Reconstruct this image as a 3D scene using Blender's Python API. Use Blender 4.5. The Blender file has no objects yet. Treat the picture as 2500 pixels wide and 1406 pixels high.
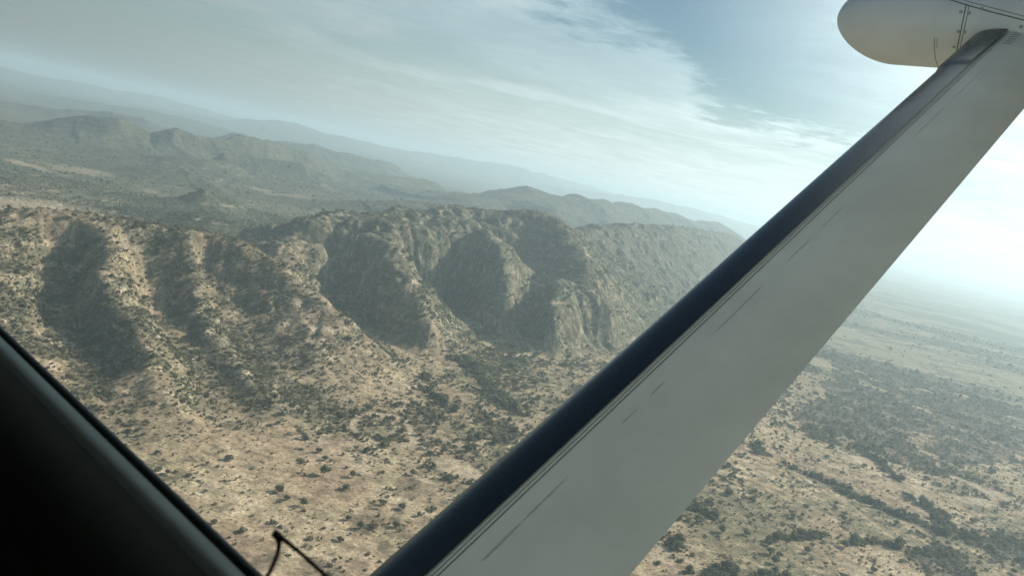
import bpy, math, random
import numpy as np
from mathutils import Vector, Matrix
from mathutils.bvhtree import BVHTree

SC = bpy.context.scene
COL = SC.collection
R = math.radians

# ------------------------------------------------------------------ camera
H = 300.0                       # height of the aircraft above the plain
FPX = 1962.0                    # focal length in photograph pixels (2500 wide)
PITCH, ROLL = R(8.2), R(12.2)   # looking down, camera rolled
_F = np.array([0, math.cos(PITCH), -math.sin(PITCH)])
_U0 = np.array([0, math.sin(PITCH), math.cos(PITCH)])
_X = np.array([1.0, 0, 0])
_R = math.cos(ROLL) * _X + math.sin(ROLL) * _U0
_U = -math.sin(ROLL) * _X + math.cos(ROLL) * _U0
CAM = np.array([0, 0, H])
cam_data = bpy.data.cameras.new("camera")
cam = bpy.data.objects.new("camera", cam_data)
COL.objects.link(cam)
cam_data.sensor_width = 36.0
cam_data.lens = 36.0 * FPX / 2500.0
cam_data.clip_start = 0.02
cam_data.clip_end = 120000.0
cam_data.dof.use_dof = True
cam_data.dof.focus_distance = 60.0
cam_data.dof.aperture_fstop = 17.0
m = Matrix.Identity(4)
for k in range(3):
    m[k][0], m[k][1], m[k][2], m[k][3] = _R[k], _U[k], -_F[k], CAM[k]
cam.matrix_world = m
SC.camera = cam

# ------------------------------------------------------------------ sun, sky, exposure
SUN_AZ, SUN_EL = 57.0, 30.0     # azimuth to the right of the view, elevation
sun_dir = np.array([math.sin(R(SUN_AZ)) * math.cos(R(SUN_EL)), math.cos(R(SUN_AZ)) * math.cos(R(SUN_EL)), math.sin(R(SUN_EL))])
sl = bpy.data.lights.new("sun", 'SUN')
sl.energy = 4.9
sl.angle = R(0.6)
sl.color = (1.0, 0.91, 0.77)
so = bpy.data.objects.new("sun", sl)
so.rotation_euler = Vector(sun_dir.tolist()).to_track_quat('Z', 'Y').to_euler()
so.location = (0, 0, 900)
COL.objects.link(so)
SC.view_settings.view_transform = 'Standard'
SC.view_settings.look = 'None'
SC.view_settings.exposure = 0.40
SC.view_settings.gamma = 1.0
SC.view_settings.use_curve_mapping = False
SC.render.film_transparent = False
SC.cycles.use_denoising = True
SC.cycles.max_bounces = 5
SC.cycles.diffuse_bounces = 3
SC.cycles.glossy_bounces = 2
SC.cycles.transmission_bounces = 2
SC.cycles.volume_bounces = 1
SC.cycles.transparent_max_bounces = 4

def ray(u, v):
    return _F + (u - 1250.0) / FPX * _R - (v - 703.0) / FPX * _U
def P(u, v, y):                 # point on the line of sight at forward distance y
    d = ray(u, v); return CAM + d * (y / d[1])
def G(u, v, z=0.0):             # point on the line of sight at height z
    d = ray(u, v); return CAM + d * ((z - H) / d[2])
def project(p):
    q = np.asarray(p, float) - CAM
    w = q @ _F
    return 1250 + FPX * (q @ _R) / w, 703 - FPX * (q @ _U) / w, w

world = bpy.data.worlds.new("World")
SC.world = world
world.use_nodes = True
wt = world.node_tree
wt.nodes.clear()
def wn(t, **kw):
    n = wt.nodes.new(t)
    for k, v in kw.items(): setattr(n, k, v)
    return n
def wl(a, b): wt.links.new(a, b)
def wmath(op, a, b=None, c=None, clamp=False):
    n = wn('ShaderNodeMath', operation=op, use_clamp=clamp)
    for i, x in enumerate((a, b, c)):
        if x is None: continue
        if isinstance(x, (int, float)): n.inputs[i].default_value = x
        else: wl(x, n.inputs[i])
    return n.outputs[0]
def wrange(x, a, b, c=0.0, d=1.0):
    n = wn('ShaderNodeMapRange', interpolation_type='SMOOTHSTEP')
    wl(x, n.inputs[0])
    for i, q in enumerate((a, b, c, d)): n.inputs[i + 1].default_value = q
    return n.outputs[0]
def wnoise(vec, scale, detail, rough, dist=0.0):
    n = wn('ShaderNodeTexNoise', noise_dimensions='3D')
    wl(vec, n.inputs['Vector'])
    n.inputs['Scale'].default_value = scale; n.inputs['Detail'].default_value = detail
    n.inputs['Roughness'].default_value = rough; n.inputs['Distortion'].default_value = dist
    return n.outputs['Fac']
sky = wn('ShaderNodeTexSky', sky_type='NISHITA')
sky.sun_disc = False
sky.sun_elevation = R(SUN_EL)
sky.sun_rotation = R(SUN_AZ)
sky.altitude = 300.0
sky.air_density = 1.0
sky.dust_density = 0.9
sky.ozone_density = 0.6
tc = wn('ShaderNodeTexCoord')
sep = wn('ShaderNodeSeparateXYZ')
wl(tc.outputs['Generated'], sep.inputs[0])
DX, DY, DZ = sep.outputs
zc = wmath('MAXIMUM', DZ, 0.0)
den = wmath('ADD', zc, 0.03)
# cloud sheet: directions carried onto a level layer (units: layer heights)
CX, CY = wmath('DIVIDE', DX, den), wmath('DIVIDE', DY, den)
cmb = wn('ShaderNodeCombineXYZ')
wl(CX, cmb.inputs[0]); wl(CY, cmb.inputs[1])
CV = cmb.outputs[0]
# fields used for the sheet's outline
AZ = wmath('ARCTAN2', DX, DY)
n1 = wnoise(CV, 1.1, 8.0, 0.62, 0.6)
n2 = wnoise(CV, 0.28, 5.0, 0.55, 0.3)
n3 = wnoise(CV, 4.2, 6.0, 0.65, 0.4)
# the thick sheet covers low elevations and thins upward to the right; its edge as elevation over azimuth
edge = wn('ShaderNodeFloatCurve')
azn = wmath('MULTIPLY_ADD', AZ, 1.0 / 1.4, 0.5, clamp=True)      # -40..40 degrees -> 0..1
wl(azn, edge.inputs['Value'])
cv = edge.mapping.curves[0]
def azp(a): return R(a) / 1.4 + 0.5
EDGE_PTS = [(-40, .34), (-33, .32), (-22, .30), (-14, .285), (-9, .265), (-4, .235), (0, .215), (5, .20), (8, .185), (10, .150), (15, .135), (20, .14), (24, .15), (33, .16), (40, .16)]
pts = [(azp(a), e) for a, e in EDGE_PTS]
cv.points[0].location = (0.0, .34); cv.points[1].location = (1.0, .12)
for q in pts: cv.points.new(*q)
edge.mapping.update()
el = wmath('ARCSINE', DZ)
over = wmath('SUBTRACT', edge.outputs[0], el)                     # above 0: inside the sheet
wob = wmath('MULTIPLY_ADD', n1, 0.14, -0.07)
wob3 = wmath('MULTIPLY_ADD', n3, 0.09, -0.045)
inside = wmath('ADD', wmath('ADD', over, wob), wob3)
sheet = wrange(inside, -0.012, 0.045)
holes = wrange(wmath('ADD', n2, wmath('MULTIPLY', n1, 0.35)), 0.48, 0.76, 1.0, 0.35)
sheet = wmath('MULTIPLY', sheet, holes)
puffs = wmath('MULTIPLY', wrange(n3, 0.55, 0.68), wrange(n2, 0.40, 0.55))
puffs = wmath('MULTIPLY', puffs, wrange(AZ, R(10), R(20)))
sheet = wmath('MAXIMUM', sheet, wmath('MULTIPLY', puffs, 0.85))
haze_band = wrange(DZ, 0.0, 0.17, 1.0, 0.0)
cover = wmath('MAXIMUM', wmath('MULTIPLY', sheet, 0.95), wmath('MULTIPLY', haze_band, 0.92))
# brightness of cloud and low haze toward the sun
dots = wn('ShaderNodeVectorMath', operation='DOT_PRODUCT')
wl(tc.outputs['Generated'], dots.inputs[0]); dots.inputs[1].default_value = sun_dir.tolist()
glow = wrange(dots.outputs['Value'], -0.7, 0.95, 0.0, 1.0)
glow = wmath('POWER', glow, 2.6)
cbr = wmath('MULTIPLY_ADD', glow, 9.4, 2.0)
shade = wmath('ADD', wmath('MULTIPLY_ADD', n1, 0.7, 0.62), wmath('MULTIPLY_ADD', n3, 0.3, -0.13))
calm = wrange(AZ, R(-30), R(-4), 0.25, 1.0)      # the low grey veil to the left has little structure
shade = wmath('ADD', wmath('MULTIPLY', wmath('SUBTRACT', shade, 0.98), calm), 0.98)
cbr = wmath('MULTIPLY', cbr, shade)
cloudcol = wn('ShaderNodeMix', data_type='RGBA', blend_type='MULTIPLY')
cloudcol.inputs[0].default_value = 1.0
cc = wn('ShaderNodeCombineColor')
wl(cbr, cc.inputs[0]); wl(cbr, cc.inputs[1]); wl(cbr, cc.inputs[2])
wl(cc.outputs[0], cloudcol.inputs[6]); cloudcol.inputs[7].default_value = (0.83, 0.985, 0.99, 1)
skym = wn('ShaderNodeMix', data_type='RGBA')
skyt = wn('ShaderNodeMix', data_type='RGBA', blend_type='MULTIPLY'); skyt.inputs[0].default_value = 1.0
wl(sky.outputs[0], skyt.inputs[6]); skyt.inputs[7].default_value = (.52, .625, .60, 1)
cover = wmath('MAXIMUM', cover, wmath('MULTIPLY', wrange(dots.outputs['Value'], .64, .90), .95))
wl(cover, skym.inputs[0]); wl(skyt.outputs[2], skym.inputs[6]); wl(cloudcol.outputs[2], skym.inputs[7])
bg = wn('ShaderNodeBackground')
bg.inputs['Strength'].default_value = 0.09
wl(skym.outputs[2], bg.inputs['Color'])
wo = wn('ShaderNodeOutputWorld')
wl(bg.outputs[0], wo.inputs['Surface'])

# ------------------------------------------------------------------ helpers
def tag(o, label=None, cat=None, group=None, kind=None):
    if label: o['label'] = label
    if cat: o['category'] = cat
    if group: o['group'] = group
    if kind: o['kind'] = kind
    return o
def link(name, me, parent=None, mats=()):
    o = bpy.data.objects.new(name, me)
    COL.objects.link(o)
    if parent: o.parent = parent
    for mt in mats: me.materials.append(mt)
    return o
def np_mesh(name, verts, faces, smooth=True):
    """faces: (n,k) int array, all the same k"""
    me = bpy.data.meshes.new(name)
    verts = np.asarray(verts, np.float32); faces = np.asarray(faces, np.int32)
    n, k = faces.shape
    me.vertices.add(len(verts)); me.vertices.foreach_set('co', verts.ravel())
    me.loops.add(n * k); me.loops.foreach_set('vertex_index', faces.ravel())
    me.polygons.add(n)
    me.polygons.foreach_set('loop_start', np.arange(0, n * k, k, dtype=np.int32))
    me.polygons.foreach_set('loop_total', np.full(n, k, np.int32))
    if smooth: me.polygons.foreach_set('use_smooth', np.ones(n, bool))
    me.update(calc_edges=True)
    return me
def hash2(ix, iy, seed):
    h = (ix.astype(np.uint32) * np.uint32(374761393)) ^ (iy.astype(np.uint32) * np.uint32(668265263)) ^ np.uint32(seed * 2246822519 & 0xffffffff)
    h = (h ^ (h >> np.uint32(13))) * np.uint32(1274126177)
    h = h ^ (h >> np.uint32(16))
    return h.astype(np.float32) * np.float32(1 / 4294967295.0)
def vnoise(x, y, seed=0):
    x = np.asarray(x, np.float64); y = np.asarray(y, np.float64)
    fx, fy = np.floor(x), np.floor(y)
    ix, iy = fx.astype(np.int64), fy.astype(np.int64)
    tx, ty = (x - fx).astype(np.float32), (y - fy).astype(np.float32)
    tx = tx * tx * tx * (tx * (tx * 6 - 15) + 10); ty = ty * ty * ty * (ty * (ty * 6 - 15) + 10)
    a, b = hash2(ix, iy, seed), hash2(ix + 1, iy, seed)
    c, d = hash2(ix, iy + 1, seed), hash2(ix + 1, iy + 1, seed)
    return a + (b - a) * tx + (c - a) * ty + (a - b - c + d) * tx * ty
def fbm(x, y, scale, octv=4, seed=0, gain=0.5, ridged=False):
    s, a, tot = 0.0, 1.0, 0.0
    x = np.asarray(x, float) / scale; y = np.asarray(y, float) / scale
    for k in range(octv):
        n = vnoise(x, y, seed + k * 17)
        if ridged: n = 1 - np.abs(2 * n - 1)
        s = s + a * n; tot += a; a *= gain
        x, y = 1.93 * (0.8 * x - 0.6 * y) + 13.7, 1.93 * (0.6 * x + 0.8 * y) - 7.1
    return s / tot
def sstep(x, a, b):
    t = np.clip((x - a) / (b - a), 0, 1); return t * t * (3 - 2 * t)
def densify(pts, step):
    out = [pts[0]]
    for a, b in zip(pts[:-1], pts[1:]):
        n = max(1, int(np.linalg.norm(np.subtract(b, a)[:2]) / step))
        for k in range(1, n + 1): out.append(np.asarray(a) + (np.asarray(b) - a) * k / n)
    return np.array(out)
def seg_dist(x, y, pts):
    """distance to a polyline and the value of its third column there"""
    best = np.full(np.shape(x), 1e9); val = np.zeros(np.shape(x))
    for a, b in zip(pts[:-1], pts[1:]):
        dx, dy = b[0] - a[0], b[1] - a[1]
        t = np.clip(((x - a[0]) * dx + (y - a[1]) * dy) / (dx * dx + dy * dy + 1e-9), 0, 1)
        d = np.hypot(x - a[0] - t * dx, y - a[1] - t * dy)
        mk = d < best
        best = np.where(mk, d, best)
        if len(a) > 2: val = np.where(mk, a[2] + t * (b[2] - a[2]), val)
    return best, val
def in_poly(x, y, poly):
    r = np.zeros(np.shape(x), bool); n = len(poly)
    for i in range(n):
        (x1, y1), (x2, y2) = poly[i][:2], poly[(i + 1) % n][:2]
        c = ((y1 > y) != (y2 > y)) & (x < (x2 - x1) * (y - y1) / (y2 - y1 + 1e-12) + x1)
        r ^= c
    return r

# ------------------------------------------------------------------ terrain: heights
Z_BACK = 42.0
foot_line = np.array([(-1500, -300), (-600, 350), (-290, 664), (-120, 1090), (108, 1395), (488, 2081), (775, 2780), (1354, 4185), (2600, 7000), (9000, 20000), (20000, 42000)], float)
def left_of_foot(x, y):
    """signed distance from the foot of the escarpment, positive on the mountain side"""
    d, _ = seg_dist(x, y, foot_line)
    poly = [tuple(q) for q in foot_line] + [(-60000, 42000), (-60000, -300)]
    return np.where(in_poly(x, y, poly), d, -d)

def PL(*q): return [P(*k) for k in q]
def GL(z, *q): return [G(u, v, z) for u, v in q]
ridges = [
    PL((-150, 560, 930), (0, 535, 960), (80, 532, 985), (200, 540, 1010), (260, 545, 1030), (340, 560, 1055), (420, 572, 1080), (520, 590, 1100), (600, 605, 1120), (680, 650, 1122), (760, 725, 1108), (850, 795, 1090), (930, 852, 1092), (985, 892, 1108)),
    PL((255, 590, 985), (290, 670, 950), (330, 750, 910), (385, 810, 875), (440, 870, 845), (470, 930, 815), (520, 985, 790), (570, 1030, 765)),
    PL((340, 640, 1030), (400, 740, 1010), (450, 820, 945), (490, 900, 878), (540, 970, 815)),
    PL((460, 650, 1055), (475, 730, 965), (490, 790, 928), (520, 850, 892), (570, 900, 852), (640, 960, 815)),
    PL((500, 640, 1092), (545, 740, 1038), (570, 830, 962), (620, 900, 915), (690, 970, 852)),
    PL((140, 600, 1000), (150, 680, 950), (165, 760, 900), (185, 850, 845), (215, 950, 770)),
    PL((235, 660, 915), (275, 770, 858), (335, 865, 785), (395, 945, 748)),
    PL((60, 560, 970), (70, 640, 915), (90, 720, 865), (120, 800, 815), (170, 880, 770)),
    # second massif: crest, rims, spurs and gullies
    PL((760, 555, 1500), (830, 530, 1600), (900, 528, 1700), (1000, 525, 1800), (1080, 516, 1880), (1130, 512, 1920), (1230, 524, 1950), (1300, 527, 1960), (1345, 545, 1960), (1400, 572, 2050), (1420, 577, 2250), (1470, 560, 2500), (1550, 557, 2800), (1640, 560, 3300), (1720, 570, 3700), (1850, 592, 4600)),
    PL((760, 610, 1400), (860, 595, 1470), (960, 590, 1530), (1050, 588, 1590), (1180, 575, 1680)),
    PL((1180, 575, 1680), (1215, 640, 1560), (1245, 685, 1490), (1250, 740, 1430), (1240, 800, 1390), (1225, 850, 1370)),
    PL((1265, 688, 1545), (1310, 690, 1570), (1345, 692, 1500), (1350, 740, 1425), (1360, 800, 1382), (1370, 858, 1385)),
    PL((1300, 722, 1590), (1285, 780, 1500), (1265, 838, 1400)),
    PL((1275, 548, 1935), (1300, 610, 1840), (1312, 665, 1700)),
    PL((1345, 547, 1930), (1385, 600, 1790), (1420, 650, 1675), (1450, 700, 1600), (1480, 760, 1530), (1500, 820, 1485)),
    PL((960, 590, 1530), (1010, 650, 1440), (1050, 710, 1390), (1100, 775, 1350), (1145, 825, 1345)),
    PL((900, 640, 1405), (930, 680, 1340), (960, 715, 1285), (1000, 755, 1235), (1060, 800, 1210), (1110, 835, 1240)),
    PL((945, 640, 1530), (980, 690, 1500), (1030, 760, 1405)),
    PL((1090, 650, 1670), (1120, 720, 1610), (1150, 785, 1480)),
    PL((790, 640, 1480), (820, 690, 1430), (860, 760, 1330), (930, 830, 1205), (985, 880, 1150)),
    PL((760, 610, 1400), (775, 660, 1360), (790, 710, 1320)),
    PL((680, 620, 1330), (700, 600, 1400)),
    PL((1450, 620, 2150), (1550, 640, 2350), (1650, 640, 2700)),
    PL((1600, 700, 2150), (1560, 760, 1900)),
    # plain at the foot
    GL(1.5, (250, 1090), (330, 1095), (450, 1095), (560, 1065), (650, 1040), (760, 1030), (880, 985), (990, 905), (1060, 870), (1150, 842), (1230, 865), (1370, 873), (1440, 868), (1540, 860), (1640, 830), (1700, 800), (1800, 750), (1900, 700)),
    GL(0.0, (250, 1300), (500, 1250), (760, 1180), (980, 1030), (1150, 960), (1370, 960), (1600, 930), (1800, 860), (1950, 770)),
    [np.array((-1100., 600, 30)), np.array((-900., 420, 0.))],
    [G(60, 900, 26), G(150, 955, 20), G(230, 990, 14)], [G(320, 1010, 11), G(420, 1040, 8)], [G(620, 1000, 8), G(720, 985, 9), G(800, 960, 7)],
    PL((600, 650, 1105), (620, 700, 1085), (640, 780, 1028), (680, 860, 962)), PL((700, 720, 1088), (720, 760, 1070), (760, 820, 1018), (790, 870, 980)), PL((820, 800, 1065), (860, 880, 1008)),
]
crest_a = np.array(ridges[0][1:8]); crest_b = np.array(ridges[8])
ridges.append([q * [1, 1, 0] + [-30, 190, Z_BACK + 4] for q in crest_a])
ridges.append([q * [1, 1, 0] + [-120, 420, Z_BACK] for q in crest_a])
ridges.append([q * [1, 1, 0] + [-190, 190, Z_BACK + 20] for q in crest_b])
ridges.append([q * [1, 1, 0] + [-430, 330, Z_BACK] for q in crest_b])
ctrl = np.concatenate([densify(np.array(q), 26.0) for q in ridges])
key = np.round(ctrl[:, :2] / 9.0).astype(int)
_, keep = np.unique(key, axis=0, return_index=True)
ctrl = ctrl[np.sort(keep)]
def rbf_fit(c):
    n = len(c)
    A = np.hypot(c[:, None, 0] - c[None, :, 0], c[:, None, 1] - c[None, :, 1]) / 100.0
    M = np.zeros((n + 3, n + 3)); M[:n, :n] = A + np.eye(n) * -0.02
    Q = np.stack([np.ones(n), c[:, 0] / 1000, c[:, 1] / 1000], 1)
    M[:n, n:] = Q; M[n:, :n] = Q.T
    return np.linalg.solve(M, np.concatenate([c[:, 2], np.zeros(3)]))
wts = rbf_fit(ctrl)
GX0, GX1, GY0, GY1, CELL = -1100.0, 1700.0, 480.0, 4700.0, 5.0
gx = np.arange(GX0, GX1 + 1, CELL); gy = np.arange(GY0, GY1 + 1, CELL)
def rbf_eval(xs, ys):
    out = np.zeros((len(ys), len(xs)), np.float32)
    c = ctrl.astype(np.float32); w = wts[:-3].astype(np.float32)
    X = xs.astype(np.float32)
    for j, yy in enumerate(ys):
        d = np.sqrt((X[:, None] - c[None, :, 0]) ** 2 + (np.float32(yy) - c[None, :, 1]) ** 2) * np.float32(0.01)
        out[j] = d @ w + wts[-3] + wts[-2] * X / 1000 + wts[-1] * yy / 1000
    return out
cx, cy = gx[::3], gy[::3]
coarse = rbf_eval(cx, cy)
def bilerp(grid, x0, y0, cell, x, y):
    fx = np.clip((x - x0) / cell, 0, grid.shape[1] - 1.001); fy = np.clip((y - y0) / cell, 0, grid.shape[0] - 1.001)
    ix, iy = fx.astype(int), fy.astype(int); tx, ty = fx - ix, fy - iy
    return (grid[iy, ix] * (1 - tx) + grid[iy, ix + 1] * tx) * (1 - ty) + (grid[iy + 1, ix] * (1 - tx) + grid[iy + 1, ix + 1] * tx) * ty
MX, MY = np.meshgrid(gx, gy)
# wander the lookup a little so that the ridges are not ruler straight
wx = (fbm(MX, MY, 90, 3, 5) - 0.5) * 16; wy = (fbm(MX, MY, 90, 3, 9) - 0.5) * 16
hg = bilerp(coarse, gx[0], gy[0], CELL * 3, MX + wx, MY + wy)
sd = left_of_foot(MX, MY)
base_g = Z_BACK * sstep(sd, 150, 700)
edge_w = sstep(MX, GX0, GX0 + 200) * (1 - sstep(MX, GX1 - 300, GX1)) * sstep(MY, GY0, GY0 + 120) * (1 - sstep(MY, GY1 - 600, GY1))
hg = np.where(sd < -250, hg * 0, hg)
hg = np.maximum(hg, 0) * edge_w + base_g * (1 - edge_w)
mount = sstep(hg - base_g * 0.6, 4, 45)
hg = hg + mount * ((fbm(MX, MY, 120, 5, 21, 0.55, True) - 0.55) * (8 + 8 * sstep(MY, 1230, 1420)) + (fbm(MX, MY, 30, 4, 33, 0.6, True) - 0.5) * (5.5 + 5 * sstep(MY, 1230, 1420)))
hg = hg + mount * 2.6 * np.sin(hg / 3.6 + 5 * fbm(MX, MY, 160, 3, 61)) * (.3 + .7 * fbm(MX, MY, 70, 2, 63))   # ledges of harder rock
# water-worn gullies: drops run down the slopes, digging where they speed up
def erode(h, n, steps, rng, cap, rate):
    ny, nx = h.shape
    act = np.argwhere(mount > 0.15)
    p = act[rng.integers(0, len(act), n)].astype(float) + rng.random((n, 2))
    d = np.zeros((n, 2)); vel = np.ones(n); sed = np.zeros(n); water = np.ones(n)
    dig = np.zeros_like(h)
    for s in range(steps):
        iy = np.clip(p[:, 0].astype(int), 1, ny - 3); ix = np.clip(p[:, 1].astype(int), 1, nx - 3)
        ty, tx = p[:, 0] - iy, p[:, 1] - ix
        a, b, c, e = h[iy, ix], h[iy, ix + 1], h[iy + 1, ix], h[iy + 1, ix + 1]
        g = np.stack([(c - a) * (1 - tx) + (e - b) * tx, (b - a) * (1 - ty) + (e - c) * ty], 1)
        hz = (a * (1 - tx) + b * tx) * (1 - ty) + (c * (1 - tx) + e * tx) * ty
        d = d * 0.25 - g * 0.75
        L = np.linalg.norm(d, axis=1) + 1e-9
        st = d / L[:, None]
        q = np.clip(p + st, 1, [ny - 3, nx - 3])
        jy, jx = q[:, 0].astype(int), q[:, 1].astype(int); sy, sx = q[:, 0] - jy, q[:, 1] - jx
        hn = (h[jy, jx] * (1 - sx) + h[jy, jx + 1] * sx) * (1 - sy) + (h[jy + 1, jx] * (1 - sx) + h[jy + 1, jx + 1] * sx) * sy
        dh = hn - hz
        capa = np.maximum(-dh, 0.02) * vel * water * cap
        dep = np.where(dh > 0, np.minimum(dh, sed), np.where(sed > capa, (sed - capa) * 0.25, -np.minimum((capa - sed) * rate, np.maximum(-dh, 0))))
        sed -= dep
        for (oy, ox, wgt) in ((0, 0, (1 - ty) * (1 - tx)), (0, 1, (1 - ty) * tx), (1, 0, ty * (1 - tx)), (1, 1, ty * tx)):
            np.add.at(h, (iy + oy, ix + ox), np.clip(dep * wgt, -0.35, 0.25))
        vel = np.sqrt(np.maximum(vel * vel - dh * 0.6, 0.05)); water *= 0.975; p = q
    return h
rng = np.random.default_rng(4)
def blur(h, rad):
    for ax in (0, 1):
        for _ in range(2):
            p_ = np.pad(h, [(rad + 1, rad) if a == ax else (0, 0) for a in (0, 1)], mode='edge')
            c_ = np.cumsum(p_, axis=ax, dtype=np.float64)
            n_ = h.shape[ax]
            h = (np.take(c_, range(2 * rad + 1, 2 * rad + 1 + n_), axis=ax) - np.take(c_, range(0, n_), axis=ax)) / (2 * rad + 1)
    return h
hg = hg + mount * (0.46 + .36 * sstep(MY, 1230, 1420)) * np.clip(hg - blur(hg, 13), -45, 14)      # cut the hollows deeper between the spurs
for k in range(4):
    hg = erode(hg, 11000, 50, rng, 2.8, 0.3)
    pad = np.pad(hg, 1, mode='edge')
    sm = (pad[:-2, 1:-1] + pad[2:, 1:-1] + pad[1:-1, :-2] + pad[1:-1, 2:]) / 4
    hg = hg * 0.88 + sm * 0.12

far_ridges = [   # (crest line, half width, sharpness, gully depth share)
    (PL((60, 300, 3150), (135, 288, 3200), (190, 280, 3250), (300, 283, 3300), (340, 300, 3350), (375, 322, 3400), (440, 310, 3450), (500, 325, 3500), (560, 330, 3600), (590, 320, 3700), (680, 345, 3900), (750, 370, 4100), (850, 408, 4400)), 170, 1.4),
    (PL((560, 372, 3300), (650, 385, 3400), (740, 392, 3500)), 110, 1.4),
    (PL((-60, 240, 4500), (0, 246, 4500), (120, 262, 4600), (260, 268, 4700), (340, 285, 4800)), 220, 1.4),
    (PL((600, 322, 5200), (700, 343, 5400), (760, 348, 5500), (820, 365, 5600), (960, 395, 6000)), 330, 1.4),
    (PL((850, 412, 4300), (960, 425, 4500), (1060, 440, 4800)), 180, 1.4),
    (PL((300, 372, 2900), (400, 370, 2950), (470, 380, 3000), (540, 385, 3100)), 160, 1.5),
    (PL((-100, 400, 2000), (0, 385, 2050), (90, 405, 2100), (150, 430, 2150), (260, 436, 2250), (330, 425, 2350), (430, 404, 2500), (480, 425, 2500), (540, 455, 2550)), 210, 1.5),
    (PL((425, 480, 1930), (485, 453, 1980), (530, 470, 2010), (590, 500, 2050)), 110, 1.3),
    (PL((560, 512, 2050), (640, 520, 2100)), 120, 1.5),
    (PL((300, 500, 1700), (420, 500, 1720), (500, 512, 1650), (620, 530, 1650)), 130, 1.5),
    (PL((700, 500, 2500), (770, 488, 2600), (850, 479, 2700), (930, 480, 2750), (1000, 478, 2800), (1060, 486, 2850), (1110, 508, 2900)), 240, 1.5),
    (PL((1080, 520, 3600), (1180, 488, 3800), (1220, 466, 4000), (1310, 455, 4200), (1400, 464, 4400), (1480, 480, 4700), (1600, 505, 5300), (1750, 540, 6200)), 620, 1.4),
    (PL((1290, 482, 3900), (1340, 500, 3700), (1390, 545, 3450)), 260, 1.2),
    (PL((560, 295, 11400), (620, 290, 11550), (690, 292, 11700), (730, 302, 11850), (800, 322, 12300), (900, 346, 12900), (980, 363, 13500), (1100, 379, 14250), (1230, 397, 15000), (1350, 427, 16500), (1450, 455, 18000)), 1700, 1.5),
    (PL((-200, 120, 12000), (0, 160, 12600), (100, 186, 13200), (210, 202, 13800), (250, 213, 14100), (330, 226, 14700), (410, 238, 15600), (480, 262, 16500), (580, 290, 18000)), 2000, 1.6),
    (PL((0, 225, 7000), (150, 238, 7250), (330, 262, 7500), (470, 290, 7875), (600, 330, 8500)), 900, 1.6),
    (PL((1480, 470, 13200), (1580, 482, 13950), (1700, 508, 15000), (1850, 550, 16500), (2000, 590, 19500)), 1500, 1.6),
]
def terrain(x, y):
    sdx = left_of_foot(x, y)
    basez = Z_BACK * sstep(sdx, 150, 700)
    h = basez + (fbm(x, y, 700, 4, 71) - 0.5) * 9 * sstep(np.hypot(x, y), 1500, 4000)
    r = np.hypot(x, y)
    far = np.zeros_like(h)
    wx = x + (fbm(x, y, 420, 4, 81) - 0.5) * 260; wy = y + (fbm(x, y, 420, 4, 91) - 0.5) * 260
    rough = fbm(x, y, 330, 6, 57, 0.55, True)
    for pl, wd, pw in far_ridges:
        pl = np.array(pl)
        lo, hi = pl[:, :2].min(0) - 3 * wd, pl[:, :2].max(0) + 3 * wd
        mk = (x > lo[0]) & (x < hi[0]) & (y > lo[1]) & (y < hi[1])
        if not mk.any(): continue
        k = min(1.0, wd / 500.0)
        d, zz = seg_dist(x[mk] + (wx[mk] - x[mk]) * k, y[mk] + (wy[mk] - y[mk]) * k, pl)
        amp = np.maximum(zz - Z_BACK, 0)
        rg2 = fbm(x[mk], y[mk], max(wd * .55, 230.0) if wd < 800 else wd * .32, 5, 59, .5, True)
        t = amp * (.70 + .30 * rg2) * np.exp(-(d / (wd * (.45 + .8 * rg2))) ** pw) * (1 - 0.6 * (1 - rough[mk]) * sstep(d, 0, wd * 0.7))
        far[mk] = np.maximum(far[mk], t)
    h = h + far
    inside = (x > GX0) & (x < GX1) & (y > GY0) & (y < GY1)
    if inside.any():
        hm = bilerp(hg, GX0, GY0, CELL, x[inside], y[inside])
        w = edge_in(x[inside], y[inside])
        bz = (h - far)[inside]
        h[inside] = np.maximum(hm * w + bz * (1 - w), bz - 4 + far[inside] * 1.0)
    # small roughness of the ground
    h = h + (fbm(x, y, 14, 3, 41) - 0.5) * 2.0 * (1 - sstep(r, 1500, 4000)) * (0.35 + sstep(h - basez * .6, 4, 40))
    return h
def edge_in(x, y):
    return sstep(x, GX0, GX0 + 150) * (1 - sstep(x, GX1 - 150, GX1)) * sstep(y, GY0, GY0 + 60) * (1 - sstep(y, GY1 - 300, GY1))

az_d = np.linspace(R(-41), R(43), 1150)
az_s = np.linspace(R(43), R(360 - 41), 60)[1:-1]
azs = np.concatenate([az_d, az_s])
rs = [0.0, 60, 140, 240, 340, 420, 480]
while rs[-1] < 60000:
    r_ = rs[-1]
    rs.append(r_ + (max(1.6, 0.0024 * r_) if r_ < 6000 else 0.006 * r_ if r_ < 16000 else 0.02 * r_))
rs = np.array(rs)
RR, AA = np.meshgrid(rs[1:], azs, indexing='ij')
TX, TY = RR * np.sin(AA), RR * np.cos(AA)
TZ = terrain(TX.ravel(), TY.ravel()).reshape(TX.shape)
nr, na = TX.shape

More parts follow.
